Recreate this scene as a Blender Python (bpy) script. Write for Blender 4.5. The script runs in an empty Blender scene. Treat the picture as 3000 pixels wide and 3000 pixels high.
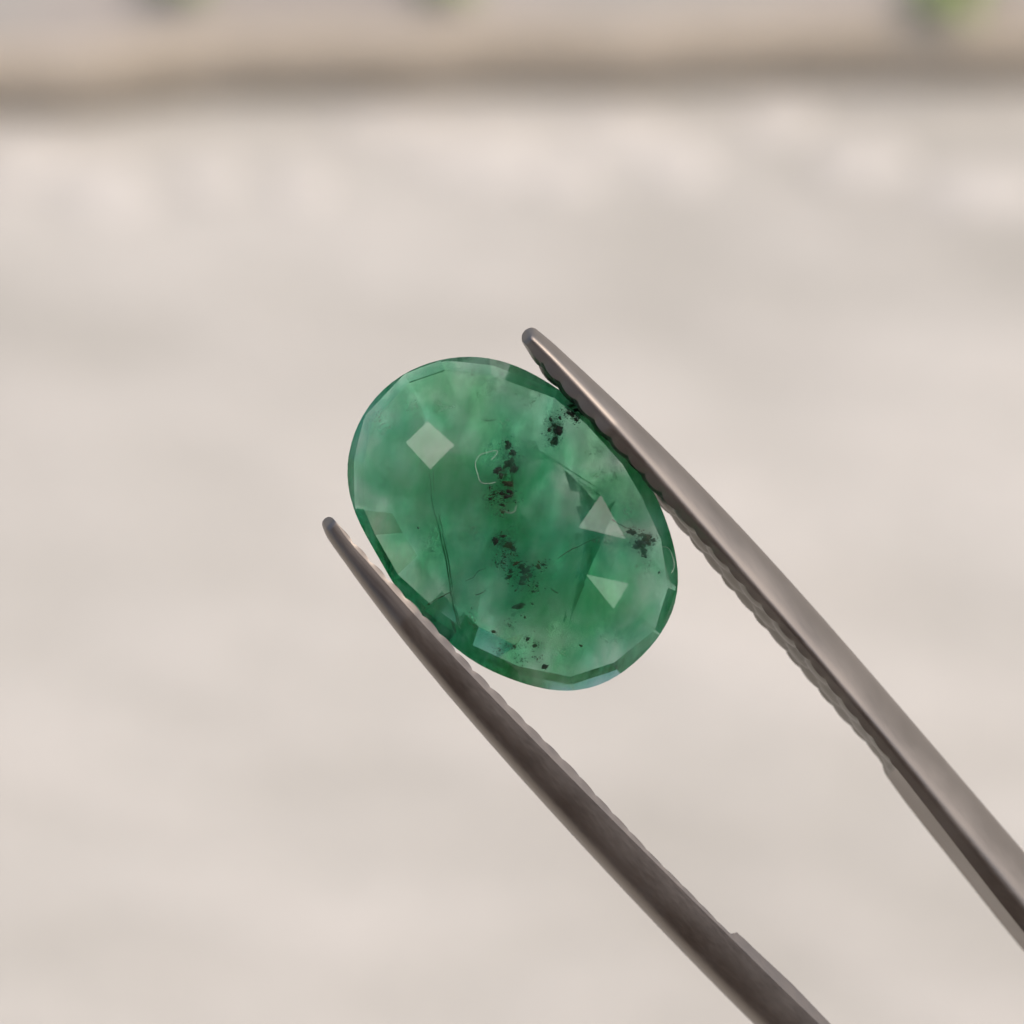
import bpy, bmesh, math, random
import numpy as np
from mathutils import Matrix, Vector, noise as mnoise

random.seed(7)
np.random.seed(7)
sc = bpy.context.scene
col = sc.collection

# ------------------------------------------------------------------ camera, sky, sun, exposure
PITCH = math.radians(42.0)          # the view looks down at the ground by this much
GEM = Vector((0.0, 0.0, 0.40))      # the stone hangs 40 cm above the ground
DIST = 0.13                         # lens to stone
S = 1.05e-5                         # metres per photo pixel in the stone's plane (photo is 3000 px wide)
U = Vector((1, 0, 0))
V = Vector((0, math.sin(PITCH), math.cos(PITCH)))
W = Vector((0, -math.cos(PITCH), math.sin(PITCH)))
FRAME = Matrix(((U.x, V.x, W.x, GEM.x), (U.y, V.y, W.y, GEM.y), (U.z, V.z, W.z, GEM.z), (0, 0, 0, 1)))

cam_d = bpy.data.cameras.new("camera")
cam = bpy.data.objects.new("camera", cam_d)
col.objects.link(cam)
cam.matrix_world = Matrix.Translation(W * DIST) @ FRAME
cam_d.sensor_width = 36
cam_d.lens = 36 * DIST / (3000 * S)
cam_d.clip_start = 0.005
cam_d.clip_end = 200
cam_d.dof.use_dof = True
cam_d.dof.focus_distance = DIST - 0.0004
APERTURE = 2.2e-3
cam_d.dof.aperture_fstop = cam_d.lens * 1e-3 / APERTURE
sc.camera = cam

world = bpy.data.worlds.new("World")
sc.world = world
world.use_nodes = True
wn = world.node_tree
sky = wn.nodes.new("ShaderNodeTexSky")
sky.sky_type = 'NISHITA'
sky.sun_disc = False
SUN_EL, SUN_AZ = math.radians(60), math.radians(80)   # azimuth measured from +Y (away) towards +X (right)
sky.sun_elevation = SUN_EL
sky.sun_rotation = SUN_AZ
sky.air_density = 1.0
sky.dust_density = 6.0
sky.ozone_density = 1.0
bg = wn.nodes["Background"]
bg.inputs[1].default_value = 0.15
wn.links.new(sky.outputs[0], bg.inputs[0])

sun_d = bpy.data.lights.new("sun", 'SUN')
sun_d.energy = 0.5
sun_d.angle = math.radians(70)
sun_d.color = (1.0, 0.93, 0.84)
sun = bpy.data.objects.new("sun", sun_d)
col.objects.link(sun)
sdir = Vector((math.sin(SUN_AZ) * math.cos(SUN_EL), math.cos(SUN_AZ) * math.cos(SUN_EL), math.sin(SUN_EL)))
sun.rotation_euler = sdir.to_track_quat('Z', 'Y').to_euler()
sun.location = (1, 1, 3)

vs = sc.view_settings
vs.view_transform = 'Standard'
vs.look = 'None'
vs.gamma = 1
vs.use_curve_mapping = False
vs.exposure = 0.31
cy = sc.cycles
cy.max_bounces = 24
cy.transmission_bounces = 20
cy.glossy_bounces = 8
cy.diffuse_bounces = 4
cy.volume_bounces = 10
cy.transparent_max_bounces = 24
cy.caustics_reflective = True
cy.caustics_refractive = True
cy.sample_clamp_indirect = 6
cy.use_denoising = True
cy.use_adaptive_sampling = True
cy.adaptive_threshold = 0.01


# ------------------------------------------------------------------ helpers
def px(x, y, w=0.0):
    """photo pixel -> local metres in the stone's frame, at w metres nearer to the viewer"""
    k = S * (DIST - w) / DIST
    return Vector(((x - 1500) * k, (1500 - y) * k, w))


def zx(x, y, w=0.0):
    """coordinates read from the enlarged view of the stone"""
    return px(960 + x * 0.559, 1000 + y * 0.559, w)


def ground_hit(x, y, z=0.0):
    p = FRAME @ px(x, y)
    c = cam.matrix_world.translation
    d = p - c
    t = (z - c.z) / d.z
    return c + d * t


def mesh_obj(name, verts, faces, mat, parent=None, smooth=False, matrix=None):
    me = bpy.data.meshes.new(name)
    me.from_pydata([tuple(v) for v in verts], [], faces)
    me.validate()
    me.update()
    if smooth:
        me.polygons.foreach_set("use_smooth", [True] * len(me.polygons))
    me.materials.append(mat)
    o = bpy.data.objects.new(name, me)
    col.objects.link(o)
    if parent is not None:
        o.parent = parent
    if matrix is not None:
        o.matrix_world = matrix
    return o


def tag(o, label=None, cat=None, group=None, kind=None):
    if label: o["label"] = label
    if cat: o["category"] = cat
    if group: o["group"] = group
    if kind: o["kind"] = kind
    return o


def empty(name, matrix):
    e = bpy.data.objects.new(name, None)
    e.empty_display_size = 0.003
    col.objects.link(e)
    e.matrix_world = matrix
    return e


class N:
    """tiny node-tree helper"""
    def __init__(self, name):
        self.m = bpy.data.materials.new(name)
        self.m.use_nodes = True
        self.t = self.m.node_tree
        self.t.nodes.clear()
        self.out = self.t.nodes.new("ShaderNodeOutputMaterial")

    def n(self, typ, **kw):
        nd = self.t.nodes.new(typ)
        for k, v in kw.items():
            if k.startswith("i_"):
                key = k[2:].replace("_", " ")
                nd.inputs[key].default_value = v
            else:
                setattr(nd, k, v)
        return nd

    def l(self, a, b):
        self.t.links.new(a, b)

    def noise(self, vec, scale, detail=3, rough=0.55, dist=0.0):
        nd = self.n("ShaderNodeTexNoise")
        nd.inputs["Scale"].default_value = scale
        nd.inputs["Detail"].default_value = detail
        nd.inputs["Roughness"].default_value = rough
        nd.inputs["Distortion"].default_value = dist
        self.l(vec, nd.inputs["Vector"])
        return nd.outputs["Fac"]

    def ramp(self, fac, stops, interp='LINEAR'):
        nd = self.n("ShaderNodeValToRGB")
        nd.color_ramp.interpolation = interp
        e = nd.color_ramp.elements
        while len(e) < len(stops):
            e.new(0.5)
        for k, (p, c) in enumerate(stops):
            e[k].position = p
            e[k].color = (c[0], c[1], c[2], 1) if isinstance(c, (tuple, list)) else (c, c, c, 1)
        self.l(fac, nd.inputs[0])
        return nd.outputs[0]

    def maprange(self, v, a, b, c, d):
        nd = self.n("ShaderNodeMapRange")
        self.l(v, nd.inputs[0])
        for k, x in enumerate((a, b, c, d)):
            nd.inputs[1 + k].default_value = x
        return nd.outputs[0]

    def math(self, op, a, b):
        nd = self.n("ShaderNodeMath", operation=op)
        for k, x in enumerate((a, b)):
            if isinstance(x, (int, float)):
                nd.inputs[k].default_value = x
            else:
                self.l(x, nd.inputs[k])
        return nd.outputs[0]

    def mix(self, fac, a, b, mode='MIX'):
        nd = self.n("ShaderNodeMix", data_type='RGBA', blend_type=mode)
        for s, x in ((nd.inputs[0], fac), (nd.inputs[6], a), (nd.inputs[7], b)):
            if isinstance(x, (int, float)):
                s.default_value = x
            elif isinstance(x, (tuple, list)):
                s.default_value = (*x, 1)
            else:
                self.l(x, s)
        return nd.outputs[2]

    def bump(self, h, strength, distance):
        nd = self.n("ShaderNodeBump")
        nd.inputs["Strength"].default_value = strength
        nd.inputs["Distance"].default_value = distance
        self.l(h, nd.inputs["Height"])
        return nd.outputs["Normal"]

    def coord(self, which="Object"):
        return self.n("ShaderNodeTexCoord").outputs[which]

    def bsdf(self, **kw):
        b = self.n("ShaderNodeBsdfPrincipled")
        for k, v in kw.items():
            b.inputs[k.replace("_", " ")].default_value = v
        return b


# ------------------------------------------------------------------ setting: ground, stone step; added dark block
def mat_ground():
    a = N("pale_dusty_concrete")
    c = a.coord()
    mpg = a.n("ShaderNodeMapping", vector_type='TEXTURE')
    mpg.inputs["Rotation"].default_value = (0, 0, math.radians(-14))
    mpg.inputs["Scale"].default_value = (2.6, 1, 1)
    a.l(c, mpg.inputs[0])
    big = a.noise(mpg.outputs[0], 16, 3, 0.5)
    mid = a.noise(mpg.outputs[0], 46, 4, 0.6, 0.4)
    fine = a.noise(c, 240, 4, 0.65)
    c1 = a.ramp(big, [(0.30, (0.42, 0.398, 0.345)), (0.50, (0.55, 0.525, 0.465)), (0.70, (0.64, 0.60, 0.53))])
    c2 = a.ramp(mid, [(0.30, (0.45, 0.43, 0.375)), (0.52, (0.555, 0.53, 0.473)), (0.72, (0.67, 0.635, 0.575))])
    cc = a.mix(0.5, c1, c2)
    c3 = a.ramp(fine, [(0.25, 0.72), (0.75, 1.0)])
    cc = a.mix(0.5, cc, c3, 'MULTIPLY')
    b = a.bsdf(Roughness=0.85)
    a.l(cc, b.inputs["Base Color"])
    h = a.math('ADD', a.math('MULTIPLY', mid, 1.0), a.math('MULTIPLY', fine, 0.25))
    a.l(a.bump(h, 0.35, 0.006), b.inputs["Normal"])
    a.l(b.outputs[0], a.out.inputs[0])
    return a.m


def mat_step():
    a = N("tan_weathered_stone")
    c = a.coord()
    n1 = a.noise(c, 14, 4, 0.55)
    n2 = a.noise(c, 120, 4, 0.6)
    cc = a.ramp(n1, [(0.3, (0.37, 0.33, 0.285)), (0.5, (0.42, 0.38, 0.335)), (0.7, (0.40, 0.38, 0.335))])
    cc = a.mix(0.4, cc, a.ramp(n2, [(0.3, 0.7), (0.7, 1.0)]), 'MULTIPLY')
    b = a.bsdf(Roughness=0.9)
    a.l(cc, b.inputs["Base Color"])
    a.l(a.bump(n2, 0.4, 0.004), b.inputs["Normal"])
    a.l(b.outputs[0], a.out.inputs[0])
    return a.m


def mat_riser():
    a = N("brown_earth_stained_edge")
    c = a.coord()
    n2 = a.noise(c, 60, 4, 0.6)
    cc = a.ramp(n2, [(0.3, (0.45, 0.385, 0.295)), (0.7, (0.55, 0.475, 0.375))])
    b = a.bsdf(Roughness=0.95)
    a.l(cc, b.inputs["Base Color"])
    a.l(b.outputs[0], a.out.inputs[0])
    return a.m


def mat_plain(name, colr, rough=0.8, scale=80, var=0.25):
    a = N(name)
    c = a.coord()
    n = a.noise(c, scale, 4, 0.6)
    lo = tuple(x * (1 - var) for x in colr)
    hi = tuple(min(1, x * (1 + var)) for x in colr)
    b = a.bsdf(Roughness=rough)
    a.l(a.ramp(n, [(0.3, lo), (0.7, hi)]), b.inputs["Base Color"])
    a.l(b.outputs[0], a.out.inputs[0])
    return a.m


M_ground = mat_ground()
M_step = mat_step()
M_riser = mat_riser()
M_dark_block = mat_plain("dark_brown_block", (0.150, 0.108, 0.084), 0.9, 20)
M_pebble = mat_plain("chalky_pebble", (0.57, 0.54, 0.485), 0.85, 200, 0.15)
M_leaf = mat_plain("fresh_green_leaf", (0.30, 0.40, 0.13), 0.5, 300, 0.2)

def gz(x, y):
    return 0.0012 * mnoise.noise(Vector((x * 7, y * 7, 0.3)))

# ground: one sheet, finer near the view
gv, gf = [], []
xs = [-40, -8, -2] + list(np.linspace(-0.8, 0.8, 33)) + [2, 8, 40]
ys = [-40, -8, -2] + list(np.linspace(-0.8, 1.6, 49)) + [3, 8, 60]
for y in ys:
    for x in xs:
        z = 0.0
        if abs(x) < 0.75 and -0.7 < y < 1.5:
            z = gz(x, y)
        gv.append((x, y, z))
nx = len(xs)
for j in range(len(ys) - 1):
    for i in range(nx - 1):
        k = j * nx + i
        gf.append((k, k + 1, k + nx + 1, k + nx))
g = mesh_obj("ground", gv, gf, M_ground, smooth=True)
tag(g, kind="structure")

# low stone step crossing the far side of the view
STEP_H = 0.0145
edge_px = [(-2500, 420), (-1200, 395), (-500, 372), (0, 346), (230, 340), (600, 308), (1000, 292), (1400, 282),
           (1800, 276), (2200, 266), (2600, 258), (3000, 256), (3500, 250), (4300, 240), (5600, 225)]
ex = np.linspace(-2500, 5600, 90)
ey = np.interp(ex, [e[0] for e in edge_px], [e[1] for e in edge_px])
ey = ey + np.array([16 * mnoise.noise(Vector((x / 520.0, 0.4, 0))) + 9 * mnoise.noise(Vector((x / 170.0, 2.4, 0))) for x in ex])
base = [ground_hit(x, y, 0.0) for x, y in zip(ex, ey)]
sv, sf = [], []
n = len(base)
PROF = [(0.004, -0.012), (0.0005, STEP_H * 0.25), (0.0, STEP_H * 0.55), (0.002, STEP_H * 0.80), (0.006, STEP_H * 0.94), (0.013, STEP_H), (0.9, STEP_H + 0.002)]
for dy, z in PROF:
    for p in base:
        sv.append((p.x, p.y + dy, z))
for r in range(len(PROF) - 1):
    for k in range(n - 1):
        a0 = r * n + k
        sf.append((a0, a0 + 1, a0 + 1 + n, a0 + n))
step = mesh_obj("stone_step", sv, sf, M_step, smooth=True)
step.data.materials.append(M_riser)
for i, p in enumerate(step.data.polygons):
    if i < 4 * (n - 1):
        p.material_index = 1
tag(step, "low tan stone step with dark brown front edge, out of focus", "step")

# unseen dark block, added behind the viewpoint for steel and facets to mirror
def box(name, lo, hi, mat):
    bm = bmesh.new()
    bmesh.ops.create_cube(bm, size=1)
    for v in bm.verts:
        v.co = Vector([lo[i] + (v.co[i] + 0.5) * (hi[i] - lo[i]) for i in range(3)])
    bmesh.ops.bevel(bm, geom=bm.edges[:], offset=0.01, segments=2, affect='EDGES')
    me = bpy.data.meshes.new(name)
    bm.to_mesh(me)
    bm.free()
    me.materials.append(mat)
    o = bpy.data.objects.new(name, me)
    col.objects.link(o)
    return o

dark_blk = box("added_dark_block", (-0.34, -0.62, -0.05), (0.34, -0.42, 1.25), M_dark_block)
tag(dark_blk, kind="structure")

# pale pebbles lying at the foot of the step
PEB = [(2285, 350, 95, 60, 35, "pale oval pebble against the dark edge of the step, right of centre"),
       (1420, 470, 130, 80, 5, "widest pale pebble below the step, near the middle"),
       (1270, 450, 70, 60, 0, "small pale pebble just left of the widest middle one"),
       (880, 545, 75, 60, -10, "lone round pale pebble lowest below the step, left of centre"),
       (300, 560, 150, 70, 30, "long pale pebble slanting at the far left below the step"),
       (610, 520, 80, 55, 30, "pale pebble between the long left one and the round one"),
       (1810, 385, 120, 65, 0, "pale pebble close under the step, right of the middle"),
       (60, 470, 110, 75, 10, "pale pebble at the left edge just under the step"),
       (2520, 470, 130, 60, 0, "broad dull pebble under the step towards the right edge"),
       (1120, 360, 120, 45, 0, "flat pale pebble tucked under the step, left of the middle"),
       (1640, 520, 90, 50, 0, "dull pebble low between the two middle pebbles"),
       (2880, 560, 140, 60, 0, "long dull pebble lowest at the right edge"),
       (1985, 480, 80, 70, 0, "creamy pebble standing lower than its neighbour right of the middle")]
for i, (x, y, rx, ry, rot, lab) in enumerate(PEB):
    c = ground_hit(x, y, 0.0)
    c.z = gz(c.x, c.y)
    k = (c - cam.matrix_world.translation).length / DIST * S
    bm = bmesh.new()
    bmesh.ops.create_icosphere(bm, subdivisions=3, radius=1)
    for v in bm.verts:
        d = 1 + 0.18 * mnoise.noise(v.co * 1.4 + Vector((i * 3.1, 0, 0)))
        v.co *= d
        v.co.x *= 1.25 * rx * k
        v.co.y *= 1.25 * ry * k / math.sin(PITCH)
        v.co.z *= 0.0006
    me = bpy.data.meshes.new("pebble")
    bm.to_mesh(me)
    bm.free()
    me.polygons.foreach_set("use_smooth", [True] * len(me.polygons))
    me.materials.append(M_pebble)
    o = bpy.data.objects.new("pebble", me)
    col.objects.link(o)
    o.location = c
    o.rotation_euler = (0, 0, -math.radians(rot))
    tag(o, lab, "pebble", "pale pebbles below the step")

# green weeds on the step, just dipping into the top of the picture
PLANTS = [(2790, 0, 1.1, 20, "bright green weed at the top right edge of the view"),
          (530, -30, 0.9, 13, "small green weed at the top edge, left side"),
          (1300, -34, 0.9, 13, "faint yellowish green weed at the top edge, left of the middle")]
for pi, (x, y, sc_, nl, lab) in enumerate(PLANTS):
    c = ground_hit(x, y, STEP_H)
    root = empty("weed", Matrix.Translation(c))
    tag(root, lab, "weed", "weeds growing on the step")
    lv, lf = [], []
    for k in range(nl):
        ang = random.uniform(0, 2 * math.pi)
        L = sc_ * random.uniform(0.006, 0.011)
        wd = L * 0.28
        el = random.uniform(0.15, 1.0)
        dx, dy = math.cos(ang), math.sin(ang)
        b0 = len(lv)
        for s_ in range(6):
            t = s_ / 5
            wv = wd * math.sin(math.pi * (0.08 + 0.92 * t) ** 0.8) if s_ < 5 else 0.0001
            r = L * t * math.cos(el) + 0.0015
            z = 0.004 + L * t * math.sin(el) - 0.5 * L * t * t
            cx, cyy = dx * r, dy * r
            lv += [(cx - dy * wv, cyy + dx * wv, z + wv * 0.3), (cx, cyy, z), (cx + dy * wv, cyy - dx * wv, z + wv * 0.3)]
        for s_ in range(5):
            q = b0 + s_ * 3
            lf += [(q, q + 1, q + 4, q + 3), (q + 1, q + 2, q + 5, q + 4)]
    mesh_obj("leaves", lv, lf, M_leaf, root, True)
    st, stf = [], []
    for k in range(7):
        for z in (0, 1):
            st.append((0.0008 * math.cos(k * 0.9), 0.0008 * math.sin(k * 0.9), -0.002 + z * 0.008))
    stf = [(2 * k, 2 * ((k + 1) % 7), 2 * ((k + 1) % 7) + 1, 2 * k + 1) for k in range(7)]
    mesh_obj("stem", st, stf, M_leaf, root, True)

# ------------------------------------------------------------------ the emerald
OUT = [(720,82),(800,84),(900,100),(1000,135),(1100,185),(1200,245),(1300,318),(1380,395),(1460,480),(1560,595),(1640,690),
       (1700,775),(1750,880),(1790,985),(1815,1080),(1832,1180),(1836,1280),(1820,1370),(1785,1460),(1735,1545),(1660,1640),
       (1570,1715),(1480,1770),(1380,1815),(1280,1832),(1180,1828),(1080,1808),(980,1775),(880,1735),(780,1690),(700,1630),
       (600,1540),(500,1455),(420,1370),(360,1290),(300,1190),(235,1080),(190,1000),(150,910),(120,820),(106,720),(106,640),
       (115,560),(140,480),(180,400),(240,310),(330,220),(440,150),(560,105),(640,88)]
CX, CY = 975.0, 955.0
ang = np.array([math.atan2(-(y - CY), x - CX) for x, y in OUT])
rad = np.array([math.hypot(x - CX, y - CY) for x, y in OUT])
def fbasis(a, order=9):
    a = np.atleast_1d(a)
    return np.stack([np.ones_like(a)] + [f(k * a) for k in range(1, order + 1) for f in (np.cos, np.sin)], 1)
coef = np.linalg.lstsq(fbasis(ang), rad, rcond=None)[0]
def outline(a, scale=1.0):
    r = float((fbasis(np.array([a])) @ coef)[0]) * scale
    return CX + r * math.cos(a), CY - r * math.sin(a)

P = {  # facet corners, in the enlarged view
 'B0': (615,152), 'B1': (860,180), 'B2': (1190,300), 'B3': (1350,430), 'B4': (1540,640), 'B5': (1640,810), 'B6': (1745,1040),
 'B7': (1780,1290), 'B8': (1712,1510), 'B9': (1500,1680), 'B10': (1270,1755), 'B11': (1000,1700), 'B12': (760,1590),
 'B13': (690,1490), 'B14': (540,1375), 'B15': (370,1220), 'B16': (250,1010), 'B17': (193,880), 'B18': (190,645),
 'B19': (235,425), 'B20': (430,215),
 'D1': (525,420), 'D2': (665,545), 'D3': (540,672), 'D4': (412,533), 'K1': (600,1000), 'K2': (655,1300),
 'V1': (1098,580), 'Q1': (1112,1000), 'Q2': (1285,980), 'Q3': (1325,1215), 'Q4': (1240,1285),
 'T1a': (1430,805), 'T1b': (1312,975), 'T1c': (1560,1035), 'T2a': (1350,1218), 'T2b': (1575,1268), 'T2c': (1495,1400)}
FACETS = ["D1 B0 B20", "D1 B20 B19 D4", "D4 B19 B18 D3", "D3 B18 B17 B16 B15 K1", "K1 B15 B14 K2", "K2 B14 B13", "D1 D2 V1 B1 B0",
          "B1 V1 B2", "V1 T1a B4 B3 B2", "T1a T1c B5 B4", "T1a T1b T1c", "T1c T2b B7 B6 B5", "Q2 Q3 T2a T2b T1c T1b",
          "T2a T2c T2b", "T2b T2c B8 B7", "Q3 Q4 B10 B9", "Q3 B9 B8 T2c T2a", "Q1 Q4 Q3 Q2", "V1 Q1 Q2 T1b T1a", "D2 Q1 V1",
          "D2 D3 K1 Q1", "K1 K2 Q4 Q1", "K2 B13 B12 B11 B10 Q4", "D1 D4 D3 D2"]
FACETS = [f.split() for f in FACETS]
names = list(P)
xy = {k: Vector(((zx(*P[k])).x, (zx(*P[k])).y)) for k in names}
def rel(k):
    x, y = P[k]
    a = math.atan2(-(y - CY), x - CX)
    r = float((fbasis(np.array([a])) @ coef)[0])
    return math.hypot(x - CX, y - CY) / r
TABLE = 0.00040                       # height of the crown's inner edge above the girdle
dome = {k: TABLE + 0.00042 * (1 - rel(k) ** 2) for k in names}
H = dict(dome)
# crown facets turned to the bright part of the sky (how far the normal leans towards +u, +v)
SLOPE = {"D1 D4 D3 D2": (0.19, 0.34), "T1a T1b T1c": (0.22, 0.33), "T2a T2c T2b": (0.23, 0.32), "Q1 Q4 Q3 Q2": (0.06, 0.16), "T2b T2c B8 B7": (0.16, -0.10), "V1 Q1 Q2 T1b T1a": (0.10, 0.07)}
SOFT = ("T2b T2c B8 B7", "V1 Q1 Q2 T1b T1a")
for it in range(200):
    acc = {k: [0.0, 0.0] for k in names}
    for f in FACETS:
        A = np.array([[xy[k].x, xy[k].y, 1] for k in f])
        h = np.array([H[k] for k in f])
        key = " ".join(f)
        wgt = 1.0
        if key in SLOPE:
            gx, gy = SLOPE[key]
            c0 = np.mean(h + gx * A[:, 0] + gy * A[:, 1])
            fit = c0 - gx * A[:, 0] - gy * A[:, 1]
            wgt = 6.0 if key in SOFT else 30.0
        else:
            s_, *_ = np.linalg.lstsq(A, h, rcond=None)
            fit = A @ s_
        for k, v in zip(f, fit):
            acc[k][0] += v * wgt
            acc[k][1] += wgt
    for k in names:
        anchor = 4.0 if k[0] == 'B' else 0.12
        H[k] = (acc[k][0] + anchor * dome[k]) / (acc[k][1] + anchor)

gverts, gfaces = [], []
def addv(p):
    gverts.append(p)
    return len(gverts) - 1
vid = {k: addv(Vector((xy[k].x, xy[k].y, H[k]))) for k in names}
for f in FACETS:
    gfaces.append([vid[k] for k in f])
Bn = ['B%d' % i for i in range(21)]
def norm_ang(a):
    return a % (2 * math.pi)
Bang = [norm_ang(math.atan2(-(P[b][1] - CY), P[b][0] - CX)) for b in Bn]
allang = sorted(set([round(a, 5) for a in Bang + [2 * math.pi * k / 110 for k in range(110)]]))
clean = []
for a in allang:
    keep = any(abs(a - round(b, 5)) < 1e-6 for b in Bang)
    if clean and a - clean[-1][0] < 0.02:
        if keep and not clean[-1][1]:
            clean[-1] = (a, keep)
            continue
        if not keep:
            continue
    clean.append((a, keep))
allang = [a for a, _ in clean]
G_T, G_B = 0.00002, -0.00042
top, bot = [], []
for a in allang:
    x, y = outline(a)
    p = zx(x, y)
    top.append(addv(Vector((p.x, p.y, G_T))))
    bot.append(addv(Vector((p.x, p.y, G_B))))
NA = len(allang)
def idx_of(a):
    return min(range(NA), key=lambda i: min(abs(allang[i] - a), 2 * math.pi - abs(allang[i] - a)))
def arc(i, j):
    """indices going counter-clockwise from i to j"""
    r = [i]
    while r[-1] != j:
        r.append((r[-1] + 1) % NA)
    return r
order = sorted(range(21), key=lambda i: Bang[i])
for q in range(21):
    i, j = order[q], order[(q + 1) % 21]
    ar = arc(idx_of(Bang[i]), idx_of(Bang[j]))
    gfaces.append([vid[Bn[i]]] + [top[t] for t in ar] + [vid[Bn[j]]])
for t in range(NA):
    u = (t + 1) % NA
    gfaces.append([top[t], bot[t], bot[u], top[u]])
rb = {b: addv(zx(CX + (P[b][0] - CX) * 0.998, CY + (P[b][1] - CY) * 0.998, -0.00072 + 0.00009 * ((P[b][0] - CX) * 0.6 + (P[b][1] - CY) * 0.8) / 800)) for b in Bn}
order = sorted(range(21), key=lambda i: Bang[i])
r1ang = [Bang[i] for i in order]
r1 = [addv(zx(*outline(a, 0.73 + 0.02 * math.sin(3 * a)), -0.00110 + 0.00005 * math.sin(2 * a + 1))) for a in r1ang]
KEEL = [(1098,580,-0.0019), (860,430,-0.00165), (545,690,-0.00185), (600,1000,-0.00205), (680,1400,-0.0019), (930,1530,-0.0017), (1240,1440,-0.0018), (1330,1010,-0.0018)]
r2 = [addv(zx(x, y, z)) for x, y, z in KEEL]
r2ang = [norm_ang(math.atan2(-(y - CY), x - CX)) for x, y, z in KEEL]
for q in range(21):
    i, j = order[q], order[(q + 1) % 21]
    ar = arc(idx_of(Bang[i]), idx_of(Bang[j]))
    gfaces.append([rb[Bn[j]]] + [bot[t] for t in reversed(ar)] + [rb[Bn[i]]])
# stitch the 21-ring to the 16-ring by walking both in angle
def walk(ra, aa, rc, ac):
    ia, ic = 0, 0
    na, nc = len(ra), len(rc)
    base = ac[0]
    fa = lambda i: ((aa[i % na] - base) % (2 * math.pi)) + 2 * math.pi * (1 if i >= na else 0)
    fc = lambda i: ((ac[i % nc] - base) % (2 * math.pi)) + 2 * math.pi * (1 if i >= nc else 0)
    while ia < na or ic < nc:
        if ic >= nc or (ia < na and fa(ia + 1) <= fc(ic + 1)):
            gfaces.append([ra[ia % na], ra[(ia + 1) % na], rc[ic % nc]])
            ia += 1
        else:
            gfaces.append([ra[ia % na], rc[(ic + 1) % nc], rc[ic % nc]])
            ic += 1
for q in range(21):
    u = (q + 1) % 21
    gfaces.append([rb[Bn[order[q]]], rb[Bn[order[u]]], r1[u], r1[q]])
st = min(range(8), key=lambda q: (r2ang[q] - r1ang[0]) % (2 * math.pi))
walk(r1, r1ang, r2[st:] + r2[:st], r2ang[st:] + r2ang[:st])
mid = addv(zx(905, 960, -0.0024))
for q in range(8):
    gfaces.append([mid, r2[(q + 1) % 8], r2[q]])


def mat_emerald():
    a = N("milky_emerald")
    c = a.coord()
    g = a.bsdf(Roughness=0.015, IOR=1.56)
    g.inputs["Transmission Weight"].default_value = 1.0
    g.inputs["Base Color"].default_value = (1, 1, 1, 1)
    a.l(g.outputs[0], a.out.inputs["Surface"])
    st = a.n("ShaderNodeMapping", vector_type='TEXTURE')           # growth streaks run along the stone
    st.inputs["Rotation"].default_value = (0, 0, math.radians(-12))
    st.inputs["Scale"].default_value = (1, 2.6, 1)
    a.l(c, st.inputs[0])
    n1 = a.noise(c, 380, 3, 0.55, 0.5)
    n2 = a.noise(st.outputs[0], 2100, 4, 0.62, 0.4)
    dens = a.maprange(a.math('ADD', a.math('MULTIPLY', n1, 0.45), a.math('MULTIPLY', n2, 0.55)), 0.43, 0.60, 25.0, 1550.0)
    sct = a.n("ShaderNodeVolumeScatter")
    sct.inputs["Anisotropy"].default_value = 0.35
    mp = a.n("ShaderNodeMapping")
    mp.inputs["Location"].default_value = (0.3, 0.1, 0.7)
    a.l(c, mp.inputs[0])
    n3 = a.noise(mp.outputs[0], 300, 2, 0.5, 0.3)
    a.l(a.ramp(n3, [(0.38, (0.40, 0.95, 0.84)), (0.62, (0.86, 0.95, 0.82))]), sct.inputs["Color"])
    a.l(dens, sct.inputs["Density"])
    ab = a.n("ShaderNodeVolumeAbsorption")
    a.l(a.ramp(n3, [(0.38, (0.0, 0.80, 0.57)), (0.62, (0.24, 0.79, 0.50))]), ab.inputs["Color"])
    n4 = a.noise(mp.outputs[0], 700, 4, 0.62, 0.8)
    a.l(a.maprange(n4, 0.36, 0.64, 460.0, 1900.0), ab.inputs["Density"])
    ad = a.n("ShaderNodeAddShader")
    a.l(sct.outputs[0], ad.inputs[0])
    a.l(ab.outputs[0], ad.inputs[1])
    a.l(ad.outputs[0], a.out.inputs["Volume"])
    a.m.cycles.volume_step_rate = 0.35
    return a.m


M_em = mat_emerald()
gem = empty("emerald", FRAME)
tag(gem, "oval faceted milky green emerald with black specks gripped in the tweezers", "gemstone")
body = mesh_obj("stone", gverts, gfaces, M_em, gem)
me = body.data
bm = bmesh.new()
bm.from_mesh(me)
bmesh.ops.recalc_face_normals(bm, faces=bm.faces[:])
bm.to_mesh(me)
bm.free()
me.polygons.foreach_set("use_smooth", [True] * len(me.polygons))
ln = [None] * len(me.loops)
for p in me.polygons:
    for li in p.loop_indices:
        ln[li] = p.normal.copy()
me.normals_split_custom_set([tuple(v) for v in ln])
me.update()


PLANES = []
for f in FACETS:
    A_ = np.array([[P[k][0], P[k][1], 1.0] for k in f])
    cf, *_ = np.linalg.lstsq(A_, np.array([H[k] for k in f]), rcond=None)
    PLANES.append(([P[k] for k in f], cf))

def inside(poly, x, y):
    r = False
    for (x0, y0), (x1, y1) in zip(poly, poly[1:] + poly[:1]):
        if (y0 > y) != (y1 > y) and x < (x1 - x0) * (y - y0) / (y1 - y0) + x0:
            r = not r
    return r

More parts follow.
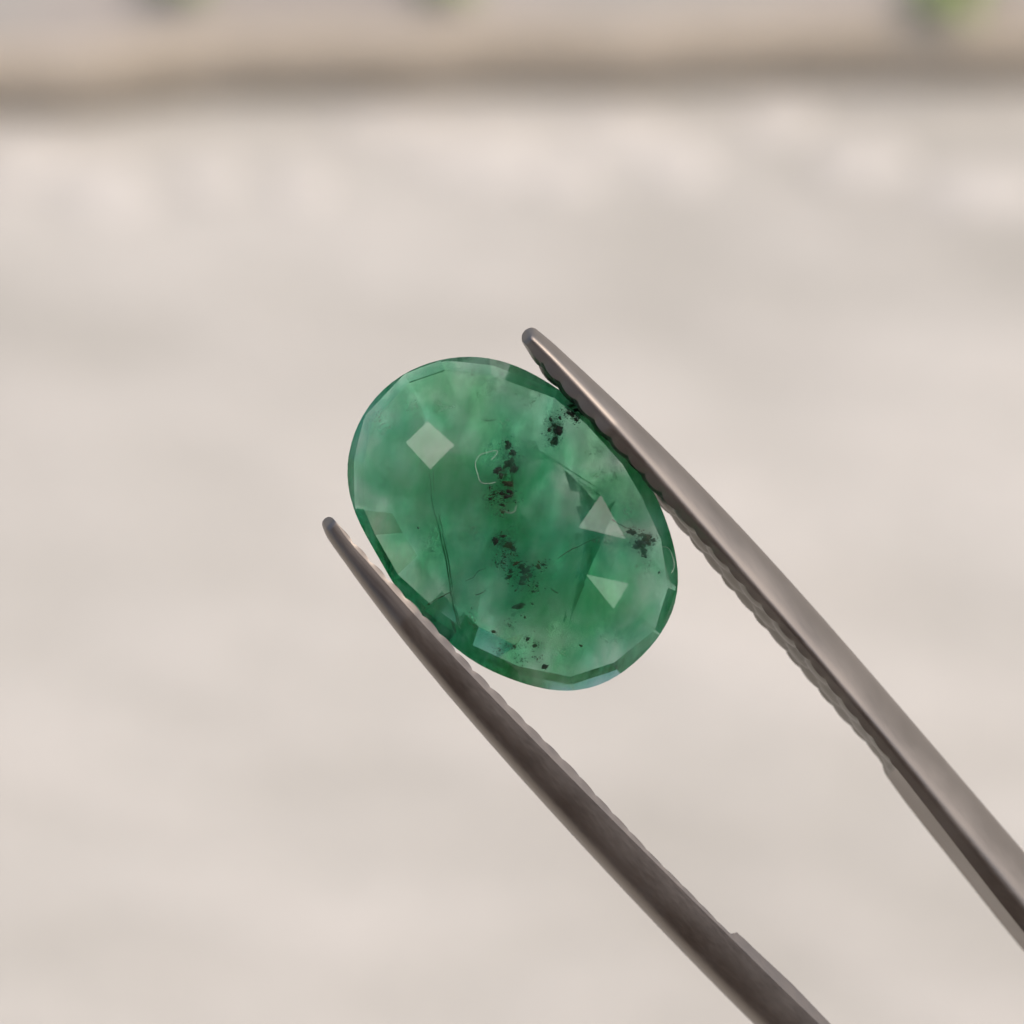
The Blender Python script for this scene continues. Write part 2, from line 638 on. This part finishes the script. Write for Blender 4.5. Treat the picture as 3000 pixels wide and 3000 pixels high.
def front_h(x, y):
    """height of the crown at a point of the enlarged view"""
    for poly, cf in PLANES:
        if inside(poly, x, y):
            return float(cf[0] * x + cf[1] * y + cf[2])
    a = math.atan2(-(y - CY), x - CX)
    r = float((fbasis(np.array([a])) @ coef)[0])
    q = math.hypot(x - CX, y - CY) / r
    return max(0.0, TABLE * min(1.0, (1 - q) / 0.08))


# black and brown inclusions inside the stone
def mat_speck(name, colr):
    a = N(name)
    c = a.coord()
    n = a.noise(c, 6000, 2)
    b = a.bsdf(Roughness=0.6)
    a.l(a.ramp(n, [(0.3, tuple(x * 0.5 for x in colr)), (0.7, colr)]), b.inputs["Base Color"])
    a.l(b.outputs[0], a.out.inputs[0])
    return a.m

M_black = mat_speck("black_mineral_speck", (0.012, 0.010, 0.012))
M_brown = mat_speck("brown_mineral_speck", (0.07, 0.055, 0.02))

CLUST = {
 'c1': [(945,545,14,18),(972,585,15,12),(955,640,26,16),(975,670,18,20),(890,678,22,12),(908,705,10,14),(950,748,26,12),(915,800,14,9),(955,790,16,8),
        (940,815,20,8),(912,860,16,6),(915,897,8,7),(850,770,5,9),(868,802,6,5),(852,828,10,7),(985,845,5,5)],
 'c2': [(1207,470,20,18),(1190,520,14,20),(1168,412,7,12),(1216,402,6,14),(1160,465,9,9),(1185,440,12,10),(1175,530,8,8)],
 'c3': [(1268,346,20,10),(1298,368,22,12),(1320,395,18,10),(1272,382,18,8),(1300,410,12,7)],
 'c4': [(1638,1062,26,18),(1670,1032,24,14),(1618,1072,18,14),(1652,1098,14,16),(1592,1000,22,10),(1702,1042,12,8),(1660,1122,8,10),(1640,1015,14,8),(1680,1060,12,10)],
 'c5': [(945,1068,22,12),(880,1045,16,14),(920,1022,12,6),(972,1088,14,10),(1015,1180,14,12),(1037,1200,20,12),(1027,1240,12,18),(1017,1268,14,8),
        (950,1235,20,7),(985,1165,14,6),(1105,1180,10,12),(1095,1280,8,5),(1078,1306,8,5),(1060,1225,12,10),(960,1205,9,9),(930,1130,8,3),(880,1160,5,4),(922,1162,9,3),(1130,1170,10,6)],
 'c6': [(1008,1380,26,13),(1072,1370,9,4),(1035,1440,6,8),(1015,1430,5,4)],
 'c7': [(1020,1660,4,4),(960,1480,5,4),(1100,1660,5,4),(905,1610,4,4),(980,1593,9,5),(1048,1555,10,7),(1085,1590,10,8)],
 'c8': [(480,977,7,7)],
 'c9': [(1140,1700,14,12),(870,1515,10,8),(1735,1210,6,7),(1325,1590,8,5)],
}
LABEL = {'c1': "large cluster of black and brown specks above the middle of the stone", 'c2': "dark brown speck cluster in the upper right of the stone",
         'c3': "elongated black specks by the upper right rim", 'c4': "black speck cluster near the right rim", 'c5': "scattered black specks below the middle of the stone",
         'c6': "single bold black oval speck in the lower middle", 'c7': "three small black specks near the bottom", 'c8': "single tiny speck in the left half", 'c9': "faint specks near the bottom rim"}
for key, lst in CLUST.items():
    vs_, fs_, mi = [], [], []
    items = [(x, y, a_, b_, 0 if random.random() < 0.72 else 1, random.uniform(0.00008, 0.00038)) for x, y, a_, b_ in lst]
    items = [(x, y, a_ * 1.2, b_ * 1.2, m_, d_) for x, y, a_, b_, m_, d_ in items]
    if len(lst) > 4:
        for x, y, a_, b_ in list(lst):
            for r in range(22):
                items.append((x + random.gauss(0, 20), y + random.gauss(0, 17), random.uniform(1.5, 7), random.uniform(1.2, 4), 0 if random.random() < 0.55 else 1,
                              random.uniform(0.0001, 0.0006)))
    for x, y, a_, b_, m_, dep in items:
        bm = bmesh.new()
        bmesh.ops.create_icosphere(bm, subdivisions=3 if a_ > 9 else 1, radius=1)
        off = Vector((random.uniform(0, 99), random.uniform(0, 99), 0))
        rot = random.uniform(-0.6, 0.6)
        cc = zx(x, y)
        k = 0.559 * S
        b0 = len(vs_)
        for v in bm.verts:
            d = 0.85 + 0.75 * mnoise.noise(v.co * 1.7 + off) + 0.6 * mnoise.noise(v.co * 4 + off)
            lx, ly = v.co.x * a_ * k * d, v.co.y * b_ * k * d
            vs_.append(Vector((cc.x + lx * math.cos(rot) - ly * math.sin(rot), cc.y + lx * math.sin(rot) + ly * math.cos(rot),
                               front_h(x, y) - dep - min(a_, b_) * k + v.co.z * min(a_, b_) * k * 0.8)))
        for f in bm.faces:
            fs_.append([b0 + v.index for v in f.verts])
            mi.append(m_)
        bm.free()
    o = mesh_obj("dark_inclusion", vs_, fs_, M_black, gem)
    o.data.materials.append(M_brown)
    o.data.polygons.foreach_set("material_index", mi)
    o["label"] = LABEL[key]
    if len(lst) > 4:
        o["kind"] = "stuff"

# milky veils: crumpled, half-transparent healed cracks at different depths
def mat_veil(name, colr, seed, amax=0.6):
    a = N(name)
    c = a.coord()
    mp = a.n("ShaderNodeMapping")
    mp.inputs["Location"].default_value = (seed, seed * 0.7, 0)
    a.l(c, mp.inputs[0])
    n1 = a.noise(mp.outputs[0], 3200, 6, 0.7, 0.4)
    at = a.n("ShaderNodeAttribute", attribute_name="fall")
    al = a.math('MULTIPLY', a.maprange(n1, 0.42, 0.70, 0.0, amax), at.outputs["Fac"])
    d = a.n("ShaderNodeBsdfTranslucent")
    d.inputs["Color"].default_value = (*colr, 1)
    e = a.n("ShaderNodeBsdfDiffuse")
    e.inputs["Color"].default_value = (*colr, 1)
    m1 = a.n("ShaderNodeMixShader")
    m1.inputs[0].default_value = 0.4
    a.l(d.outputs[0], m1.inputs[1])
    a.l(e.outputs[0], m1.inputs[2])
    t = a.n("ShaderNodeBsdfTransparent")
    m2 = a.n("ShaderNodeMixShader")
    a.l(al, m2.inputs[0])
    a.l(t.outputs[0], m2.inputs[1])
    a.l(m1.outputs[0], m2.inputs[2])
    a.l(m2.outputs[0], a.out.inputs[0])
    return a.m

M_veils = [mat_veil("pale_veil", (0.90, 0.95, 0.85), 0.3), mat_veil("warm_veil", (0.92, 0.90, 0.74), 0.9), mat_veil("teal_veil", (0.50, 0.95, 0.80), 1.7), mat_veil("brown_haze", (0.035, 0.035, 0.015), 2.6, 0.9)]
VEILS = [(860,250,130,90,0),(1060,290,120,80,1),(740,190,110,60,1),(290,430,90,90,0),(300,690,70,90,0),(430,340,80,70,0),(1460,700,110,110,0),
         (1590,880,90,110,0),(1430,1060,110,50,0),(1150,1390,70,110,1),(1180,1520,90,70,1),(820,860,90,110,2),(770,1010,100,90,1),(990,1390,100,90,2),
         (760,1440,80,100,1),(950,450,150,90,0),(1080,530,60,120,0),(1390,570,80,60,0),(850,560,80,110,2),(1650,1180,90,80,0),(940,1560,110,80,2),
         (1230,1640,70,90,1),(1000,1000,120,90,2),(560,1050,90,140,0),(1500,1530,120,90,0),(620,330,90,80,0),
         (950,670,80,190,3),(1190,470,60,110,3),(1640,1050,110,90,3),(1010,1190,120,120,3),(1290,370,80,60,3),(930,1060,90,70,3)]
for i, (x, y, rx, ry, mi_) in enumerate(VEILS):
    n_ = 11
    vv, ff, fall = [], [], []
    dep = random.uniform(0.0002, 0.0008)
    gx, gy = random.uniform(-0.7, 0.7), random.uniform(-0.7, 0.7)
    k = 0.559 * S
    for j in range(n_):
        for l_ in range(n_):
            a_, b_ = 2 * j / (n_ - 1) - 1, 2 * l_ / (n_ - 1) - 1
            p = zx(x + a_ * rx, y + b_ * ry)
            z = TABLE - dep + (gx * a_ * rx + gy * b_ * ry) * k * 0.8 + 0.00018 * mnoise.noise(Vector((a_ * 2, b_ * 2, i * 3.3)))
            z = min(z, front_h(x + a_ * rx, y + b_ * ry) - 0.0002)
            vv.append(Vector((p.x, p.y, z)))
            fall.append(max(0.0, 1 - (a_ * a_ + b_ * b_)))
    for j in range(n_ - 1):
        for l_ in range(n_ - 1):
            q = j * n_ + l_
            ff.append((q, q + 1, q + n_ + 1, q + n_))
    o = mesh_obj("veil", vv, ff, M_veils[mi_], gem, True)
    at = o.data.attributes.new("fall", 'FLOAT', 'POINT')
    at.data.foreach_set("value", fall)

# hairline fissures: thin dark ribbons running down into the stone; plus a drawn-in facet ridge
FISS = [[(535,1367),(570,1350),(610,1332),(655,1303)], [(722,1256),(760,1238),(790,1205),(830,1188)], [(775,1328),(805,1315),(832,1302)],
        [(1205,1140),(1250,1105),(1310,1075),(1370,1045),(1430,1022)], [(1170,1290),(1190,1305),(1208,1315)], [(815,412),(850,418),(890,410)],
        [(1480,940),(1520,955),(1560,975),(1600,985)]]
M_ridge = mat_speck("dark_green_ridge_line", (0.05, 0.17, 0.095))
RIDGE_LINE = [(545,690),(560,850),(600,1000),(635,1160),(655,1300),(682,1420),(700,1500)]  # no crack: dark ribbon added to draw the dark line of a facet ridge
for line in FISS + [RIDGE_LINE]:
    vv, ff = [], []
    pts = []
    for (x0, y0), (x1, y1) in zip(line, line[1:]):
        for s_ in range(4):
            t = s_ / 4
            pts.append((x0 + (x1 - x0) * t + random.gauss(0, 1.5), y0 + (y1 - y0) * t + random.gauss(0, 1.5)))
    pts.append(line[-1])
    m = len(pts)
    for i, (x, y) in enumerate(pts):
        wdt = (3.2 if line is not RIDGE_LINE else 7.0) * math.sin(math.pi * (0.12 + 0.76 * i / (m - 1)))
        h = front_h(x, y) - (0.00022 if line is not RIDGE_LINE else 0.0009)
        for dx, dh in ((-wdt / 2, 0), (wdt / 2, 0), (0, -0.0004)):
            vv.append((zx(x, y + dx) if line is not RIDGE_LINE else zx(x + dx, y)) + Vector((0, 0, h + dh)))
    for i in range(m - 1):
        q = 3 * i
        for e in range(3):
            ff.append((q + e, q + (e + 1) % 3, q + 3 + (e + 1) % 3, q + 3 + e))
    mesh_obj("fissure_and_ridge", vv, ff, M_brown if line is not RIDGE_LINE else M_ridge, gem)


# ------------------------------------------------------------------ tweezers
def mat_steel(name, lo, hi, r0, r1):
    a = N(name)
    c = a.coord()
    mp = a.n("ShaderNodeMapping", vector_type='TEXTURE')
    mp.inputs["Rotation"].default_value = (0, 0, math.radians(-48.3))
    mp.inputs["Scale"].default_value = (25, 1, 1)
    a.l(c, mp.inputs[0])
    brush = a.noise(mp.outputs[0], 14000, 3, 0.6)
    grain = a.noise(c, 16000, 2, 0.6)
    smear = a.noise(c, 350, 3, 0.5)
    b = a.bsdf(Metallic=1.0, Roughness=0.36)
    cc = a.ramp(smear, [(0.3, lo), (0.7, hi)])
    a.l(a.mix(0.35, cc, a.ramp(brush, [(0.25, 0.65), (0.75, 1.0)]), 'MULTIPLY'), b.inputs["Base Color"])
    a.l(a.math('ADD', a.maprange(smear, 0.3, 0.7, r0, r1), a.maprange(brush, 0.3, 0.7, -0.05, 0.05)), b.inputs["Roughness"])
    a.l(a.bump(a.math('ADD', a.math('MULTIPLY', grain, 0.5), brush), 0.22, 0.00001), b.inputs["Normal"])
    a.l(b.outputs[0], a.out.inputs[0])
    return a.m

M_steel = mat_steel("satin_steel", (0.255, 0.228, 0.205), (0.315, 0.285, 0.258), 0.42, 0.54)
M_grip = mat_steel("grimy_shaded_filed_steel", (0.15, 0.14, 0.125), (0.24, 0.225, 0.20), 0.36, 0.5)  # grime plus the teeth's own shading and dark reflections, put into the base colour
TD = (0.665, 0.747)     # direction of the arms in the picture, tip to hand
def qp(pts):
    q = np.array([x * TD[0] + y * TD[1] for x, y in pts], float)
    p = np.array([x * TD[1] - y * TD[0] for x, y in pts], float)
    o = np.argsort(q)
    return q[o], p[o]

R_OUT = [(1573,966),(1640,1020),(1681,1059),(1759,1131),(1823,1196),(1888,1261),(2000,1367),(2037,1402),(2117,1487),(2211,1586),(2304,1692),(2397,1796),
         (2500,1912),(2664,2100),(2773,2232),(2897,2376),(3000,2494),(3200,2730)]
R_COR = [(1552,983),(1600,1030),(1660,1085),(1707,1134),(1785,1227),(1862,1318),(1966,1439),(2024,1502),(2117,1606),(2211,1711),(2304,1816),(2397,1922),(2540,2100),(2711,2302),(2866,2488),(3000,2640),(3200,2870)]
R_INN = [(1527,995),(1547,1018),(1600,1082),(1660,1146),(1772,1265),(1888,1390),(1993,1509),(2065,1588),(2148,1683),(2242,1793),(2366,1936),(2502,2100),(2602,2208),(2670,2305),(2773,2450),(2897,2605),(3000,2728),(3200,2960)]
R_SER = [(1524,992),(1540,1020),(1590,1085),(1648,1150),(1750,1265),(1850,1380),(1925,1466),(1978,1523),(2040,1600),(2086,1655),(2130,1711),(2180,1767),(2223,1819),(2266,1866),(2313,1922),(2360,1978),
         (2465,2100),(2530,2168),(2574,2218),(2599,2277),(2648,2345),(2711,2426),(2835,2582),(2928,2700),(3000,2788),(3200,3025)]
L_OUT = [(944,1541),(957,1574),(1004,1647),(1081,1750),(1159,1849),(1236,1942),(1300,2016),(1404,2137),(1507,2264),(1585,2350),(1700,2467),(1855,2642),(2011,2801),(2212,3000),(2420,3200)]
L_COR = [(985,1532),(1000,1553),(1045,1620),(1086,1660),(1138,1715),(1236,1823),(1304,1900),(1378,1972),(1442,2042),(1520,2123),(1623,2225),(1688,2290),(1778,2384),(1933,2552),(2088,2696),(2185,2793),(2282,2880),(2399,2995),(2600,3190)]
L_INN = [(975,1518),(1010,1556),(1040,1590),(1086,1640),(1140,1697),(1236,1795),(1304,1868),(1390,1962),(1455,2026),(1520,2093),(1610,2182),(1690,2262),(1743,2323),(1816,2401),(1917,2510),(2011,2603),(2127,2723),(2140,2735),(2160,2730),(2205,2774),(2321,2882),(2434,3000),(2630,3195)]

def smooth(c, deg=5):
    """the arms are clean curves: fit away the reading error"""
    q, p = c
    m, r = q.mean(), q.std()
    k = np.polyfit((q - m) / r, p, deg)
    qq = np.linspace(q[0], q[-1], 200)
    fit = np.polyval(k, (qq - m) / r)
    raw = np.interp(qq, q, p)
    t = np.clip((qq - q[0]) / 120.0, 0, 1)           # keep the tip as read
    return qq, raw * (1 - t) + fit * t

def tilt(q, q0):
    """arms lean away from the viewer going back from the tips"""
    return 0.00030 - max(0.0, (q - q0) * S - 0.004) * 0.26

def lerp_curve(c, q):
    return float(np.interp(q, c[0], c[1]))

def unq(q, p):
    return q * TD[0] + p * TD[1], q * TD[1] - p * TD[0]

def knurl(s, b, amp):
    """crossed file cuts: rows of little pyramids; s along, b across, both in tooth pitches"""
    k = abs(math.sin(math.pi * (s * 0.5 + b * 0.5))) * abs(math.sin(math.pi * (s * 0.5 - b * 0.5)))
    return amp * (k ** 0.5)

PITCHPX = 73.0

def smoothstep(a, b, x):
    t = min(1, max(0, (x - a) / (b - a)))
    return t * t * (3 - 2 * t)

def arm(side, parent):
    if side == 'R':
        cO, cC, cI, cS = smooth(qp(R_OUT)), smooth(qp(R_COR)), smooth(qp(R_INN)), qp(R_SER)
        q0 = 1529 * TD[0] + 975 * TD[1]
        q_end = 3100 * TD[0] + 2760 * TD[1]
        grip_end = 2599 * TD[0] + 2277 * TD[1]
    else:
        cO, cC, cI = smooth(qp(L_OUT), 4), smooth(qp(L_COR), 4), qp(L_INN)
        q0 = 955 * TD[0] + 1515 * TD[1]
        q_end = 2470 * TD[0] + 3130 * TD[1]
        grip_end = 2205 * TD[0] + 2774 * TD[1]
    sgn = 1 if side == 'R' else -1
    qs = list(q0 + np.array([0, 2, 5, 9, 14, 20, 28, 38, 50])) + list(np.arange(q0 + 62, q_end, 9.0))
    rings, ginner = [], []
    for q in qs:
        O, C, I = lerp_curve(cO, q), lerp_curve(cC, q), lerp_curve(cI, q)
        e = q - q0
        cl_ = 24.0 if side == 'R' else 18.0
        cap = min(1.0, math.sqrt(max(0.0, 1 - (1 - min(1, e / cl_)) ** 2)) + 0.02)     # rounded tip
        w0 = tilt(q, q0)
        th = 0.00075 + 0.00060 * min(1.0, e / 1500.0)        # half depth of the blade
        if side == 'R':
            Sx = lerp_curve(cS, q)
            wS = w0 - th * 1.1
            sec = []
            wid = O - C
            # front face, rounded corner, then the round outer back
            sec.append((I, w0 + th * 0.80))
            sec.append((I + 0.30 * (C - I), w0 + th * 0.88))
            sec.append((I + 0.58 * (C - I), w0 + th * 0.95))
            sec.append((I + 0.82 * (C - I), w0 + th * 1.00))
            for t in np.linspace(0.06, 1.0, 10):
                an = math.radians(36 - 36 * t)
                c36, s36 = math.cos(math.radians(36)), math.sin(math.radians(36))
                sec.append((C + wid * (math.cos(an) - c36) / (1 - c36), w0 - th * 0.55 + th * 1.57 * math.sin(an) / s36))
            for t in (0.25, 0.5, 0.75):
                sec.append((O + (Sx - O) * (t ** 1.6), w0 - th * 0.55 - (th * 0.55) * math.sin(t * math.pi / 2)))
            inner = [(I + (Sx - I) * t, w0 + th * 0.80 + (wS - w0 - th * 0.80) * t) for t in np.linspace(0, 1, 13)][::-1]
        else:
            wid = C - O
            sec = []
            wI = w0 + th * 1.0 - 0.30 * abs(C - I) * S
            sec.append((I, wI))
            sec.append((I + 0.5 * (C - I), w0 + th * 1.0 - 0.16 * abs(C - I) * S))
            sec.append((C, w0 + th * 1.0))
            for f_, g_ in ((0.12, 1.01), (0.28, 1.015), (0.45, 1.01), (0.60, 0.985), (0.74, 0.94), (0.84, 0.86), (0.92, 0.68), (0.97, 0.40), (1.0, -0.05), (0.995, -0.35)):
                sec.append((C - wid * f_, w0 + th * g_))
            for t in (0.25, 0.5, 0.75):
                sec.append((O + (I - 14 - O) * (t ** 1.4), w0 - th * 0.35 - th * 0.75 * math.sin(t * math.pi / 2)))
            inner = [(I - 14 * t, wI + (w0 - th * 1.1 - wI) * t) for t in np.linspace(0, 1, 13)][::-1]
        mid_p = (O + I) / 2
        ramp = smoothstep(30, 110, e) * (1 - smoothstep(grip_end - 25 - q0, grip_end + 5 - q0, e))
        ramp *= 1 - (0.45 if side == 'R' else 0.75) * smoothstep(0, grip_end - q0, e)
        gi = []
        m = len(inner)
        for j, (p, w) in enumerate(inner):
            s_ = e / PITCHPX
            b_ = (j / (m - 1)) * 3.0 + 0.5 if side == 'R' else 0.5
            d = (knurl(s_, b_, 19.0 if side == 'R' else 13.0) - 8.0) * ramp
            gi.append((p - sgn * d, w))
        def place(p, w):
            p2 = mid_p + (p - mid_p) * cap
            w2 = w0 + (w - w0) * (0.15 + 0.85 * min(1.0, e / 26.0))
            x, y = unq(q, p2)
            return px(x, y, w2)
        full = sec + gi[1:-1]
        # the two shared border points are the displaced grip borders
        sec_pts = [place(*gi[-1])] + [place(*s) for s in sec[1:]] + [place(*gi[0])]
        rings.append(sec_pts)
        ginner.append([place(*g_) for g_ in gi])
    # continue out of the picture to the closed end of the tweezers
    def tail(rs, target):
        last, prev = rs[-1], rs[-9]
        cl = sum(last, Vector()) / len(last)
        cp = sum(prev, Vector()) / len(prev)
        d = (cl - cp).normalized()
        outl = []
        L = (target - cl).length
        for k in range(1, 13):
            t = k / 12
            c = cl.lerp(target, t) + (cl + d * L * t - cl.lerp(target, t)) * (1 - t) ** 1.0 * 0.8
            f = 1 + 0.5 * t
            outl.append([c + (v - cl) * f for v in last])
        return outl
    dirv = px(*unq(q_end + 1000, 0), 0) - px(*unq(q_end, 0), 0)
    dirv.normalize()
    n_grip = sum(1 for q in qs if q < grip_end)
    return rings, ginner, tail, n_grip

tw = empty("tweezers", FRAME)
tag(tw, "pair of satin steel tweezers with serrated jaws holding the green stone", "tweezers")
END = px(5600, 6350, 0.0) + Vector((0, 0, -0.022))
for side in ('R', 'L'):
    rings, gin, tail, n_grip = arm(side, tw)
    off = Vector((0.0006, 0.0004, 0)) * (1 if side == 'R' else -1)
    t1 = tail([r + g_ for r, g_ in zip(rings, gin)], END + off)
    nr = len(rings[0])
    rings2 = rings + [r[:nr] for r in t1]
    gin2 = gin + [r[nr:] for r in t1]
    def loft(rs, close):
        vv = [v for r in rs for v in r]
        m = len(rs[0])
        ff = []
        for i in range(len(rs) - 1):
            for j in range(m - 1 if not close else m):
                k = (j + 1) % m
                ff.append((i * m + j, i * m + k, (i + 1) * m + k, (i + 1) * m + j))
        return vv, ff
    vv, ff = loft(rings2, False)
    m = len(rings2[0])
    ff.append(tuple(range(m)))
    ff.append(tuple(range((len(rings2) - 1) * m, len(rings2) * m))[::-1])
    o = mesh_obj("arm", vv, ff, M_steel, tw, True)
    o["label"] = "right tweezer arm with bright outer face" if side == 'R' else "left tweezer arm with dark brown outer face"
    vv, ff = loft(gin2, False)
    m = len(gin2[0])
    ff.append(tuple(range(m)))
    gobj = mesh_obj("serrated_grip", vv, ff, M_steel, o, True)
    gobj.data.materials.append(M_grip)
    for i_, p_ in enumerate(gobj.data.polygons):
        p_.material_index = 1 if i_ < (n_grip - 1) * (m - 1) else 0
    if side == 'L':                                  # the flat face meets its bevel in a crisp edge
        mm = len(rings2[0])
        sh = o.data.attributes.new("sharp_edge", 'BOOLEAN', 'EDGE')
        for e_ in o.data.edges:
            a_, b_ = e_.vertices
            if a_ % mm == 2 and b_ % mm == 2:
                sh.data[e_.index].value = True
    for ob in (o, gobj):
        bm = bmesh.new()
        bm.from_mesh(ob.data)
        bmesh.ops.recalc_face_normals(bm, faces=bm.faces[:])
        bm.to_mesh(ob.data)
        bm.free()

# ------------------------------------------------------------------ lint on the stone
M_lint = mat_plain("white_lint", (0.5, 0.52, 0.49), 0.7, 3000, 0.1)
def fibre(pts, r, lab, lift=0.00003):
    P3 = [zx(x, y) + Vector((0, 0, front_h(x, y) + lift + dz)) for x, y, dz in pts]
    pp = []
    for i in range(len(P3) - 1):
        p0, p1, p2, p3 = P3[max(0, i - 1)], P3[i], P3[i + 1], P3[min(len(P3) - 1, i + 2)]
        for s_ in range(6):
            t = s_ / 6
            pp.append(0.5 * ((2 * p1) + (p2 - p0) * t + (2 * p0 - 5 * p1 + 4 * p2 - p3) * t * t + (3 * p1 - p0 - 3 * p2 + p3) * t ** 3))
    pp.append(P3[-1])
    vv, ff = [], []
    for i, p in enumerate(pp):
        d = (pp[min(i + 1, len(pp) - 1)] - pp[max(i - 1, 0)]).normalized()
        a_ = d.cross(Vector((0, 0, 1)))
        a_ = a_.normalized() if a_.length > 1e-6 else Vector((1, 0, 0))
        b_ = d.cross(a_)
        for k in range(5):
            th = 2 * math.pi * k / 5
            vv.append(p + (a_ * math.cos(th) + b_ * math.sin(th)) * r)
    for i in range(len(pp) - 1):
        for k in range(5):
            ff.append((i * 5 + k, i * 5 + (k + 1) % 5, (i + 1) * 5 + (k + 1) % 5, (i + 1) * 5 + k))
    o = mesh_obj("lint_fibre", vv, ff, M_lint, None, True, FRAME)
    tag(o, lab, "lint", "lint fibres stuck to the stone")
fibre([(858,620,0),(880,600,0),(887,575,0),(840,582,0),(795,600,0),(775,640,0),(785,690,0),(805,740,0),(850,745,0),(880,738,0)], 0.0000065, "curled white lint fibre left of the large black speck cluster")
fibre([(925,885,0),(950,900,0),(980,890,0),(988,860,0)], 0.000006, "short hooked white fibre below the large black speck cluster")
fibre([(1750,1075,0),(1785,1085,0),(1808,1130,0),(1815,1180,0),(1800,1215,0)], 0.000006, "curved white fibre on the right rim of the stone")
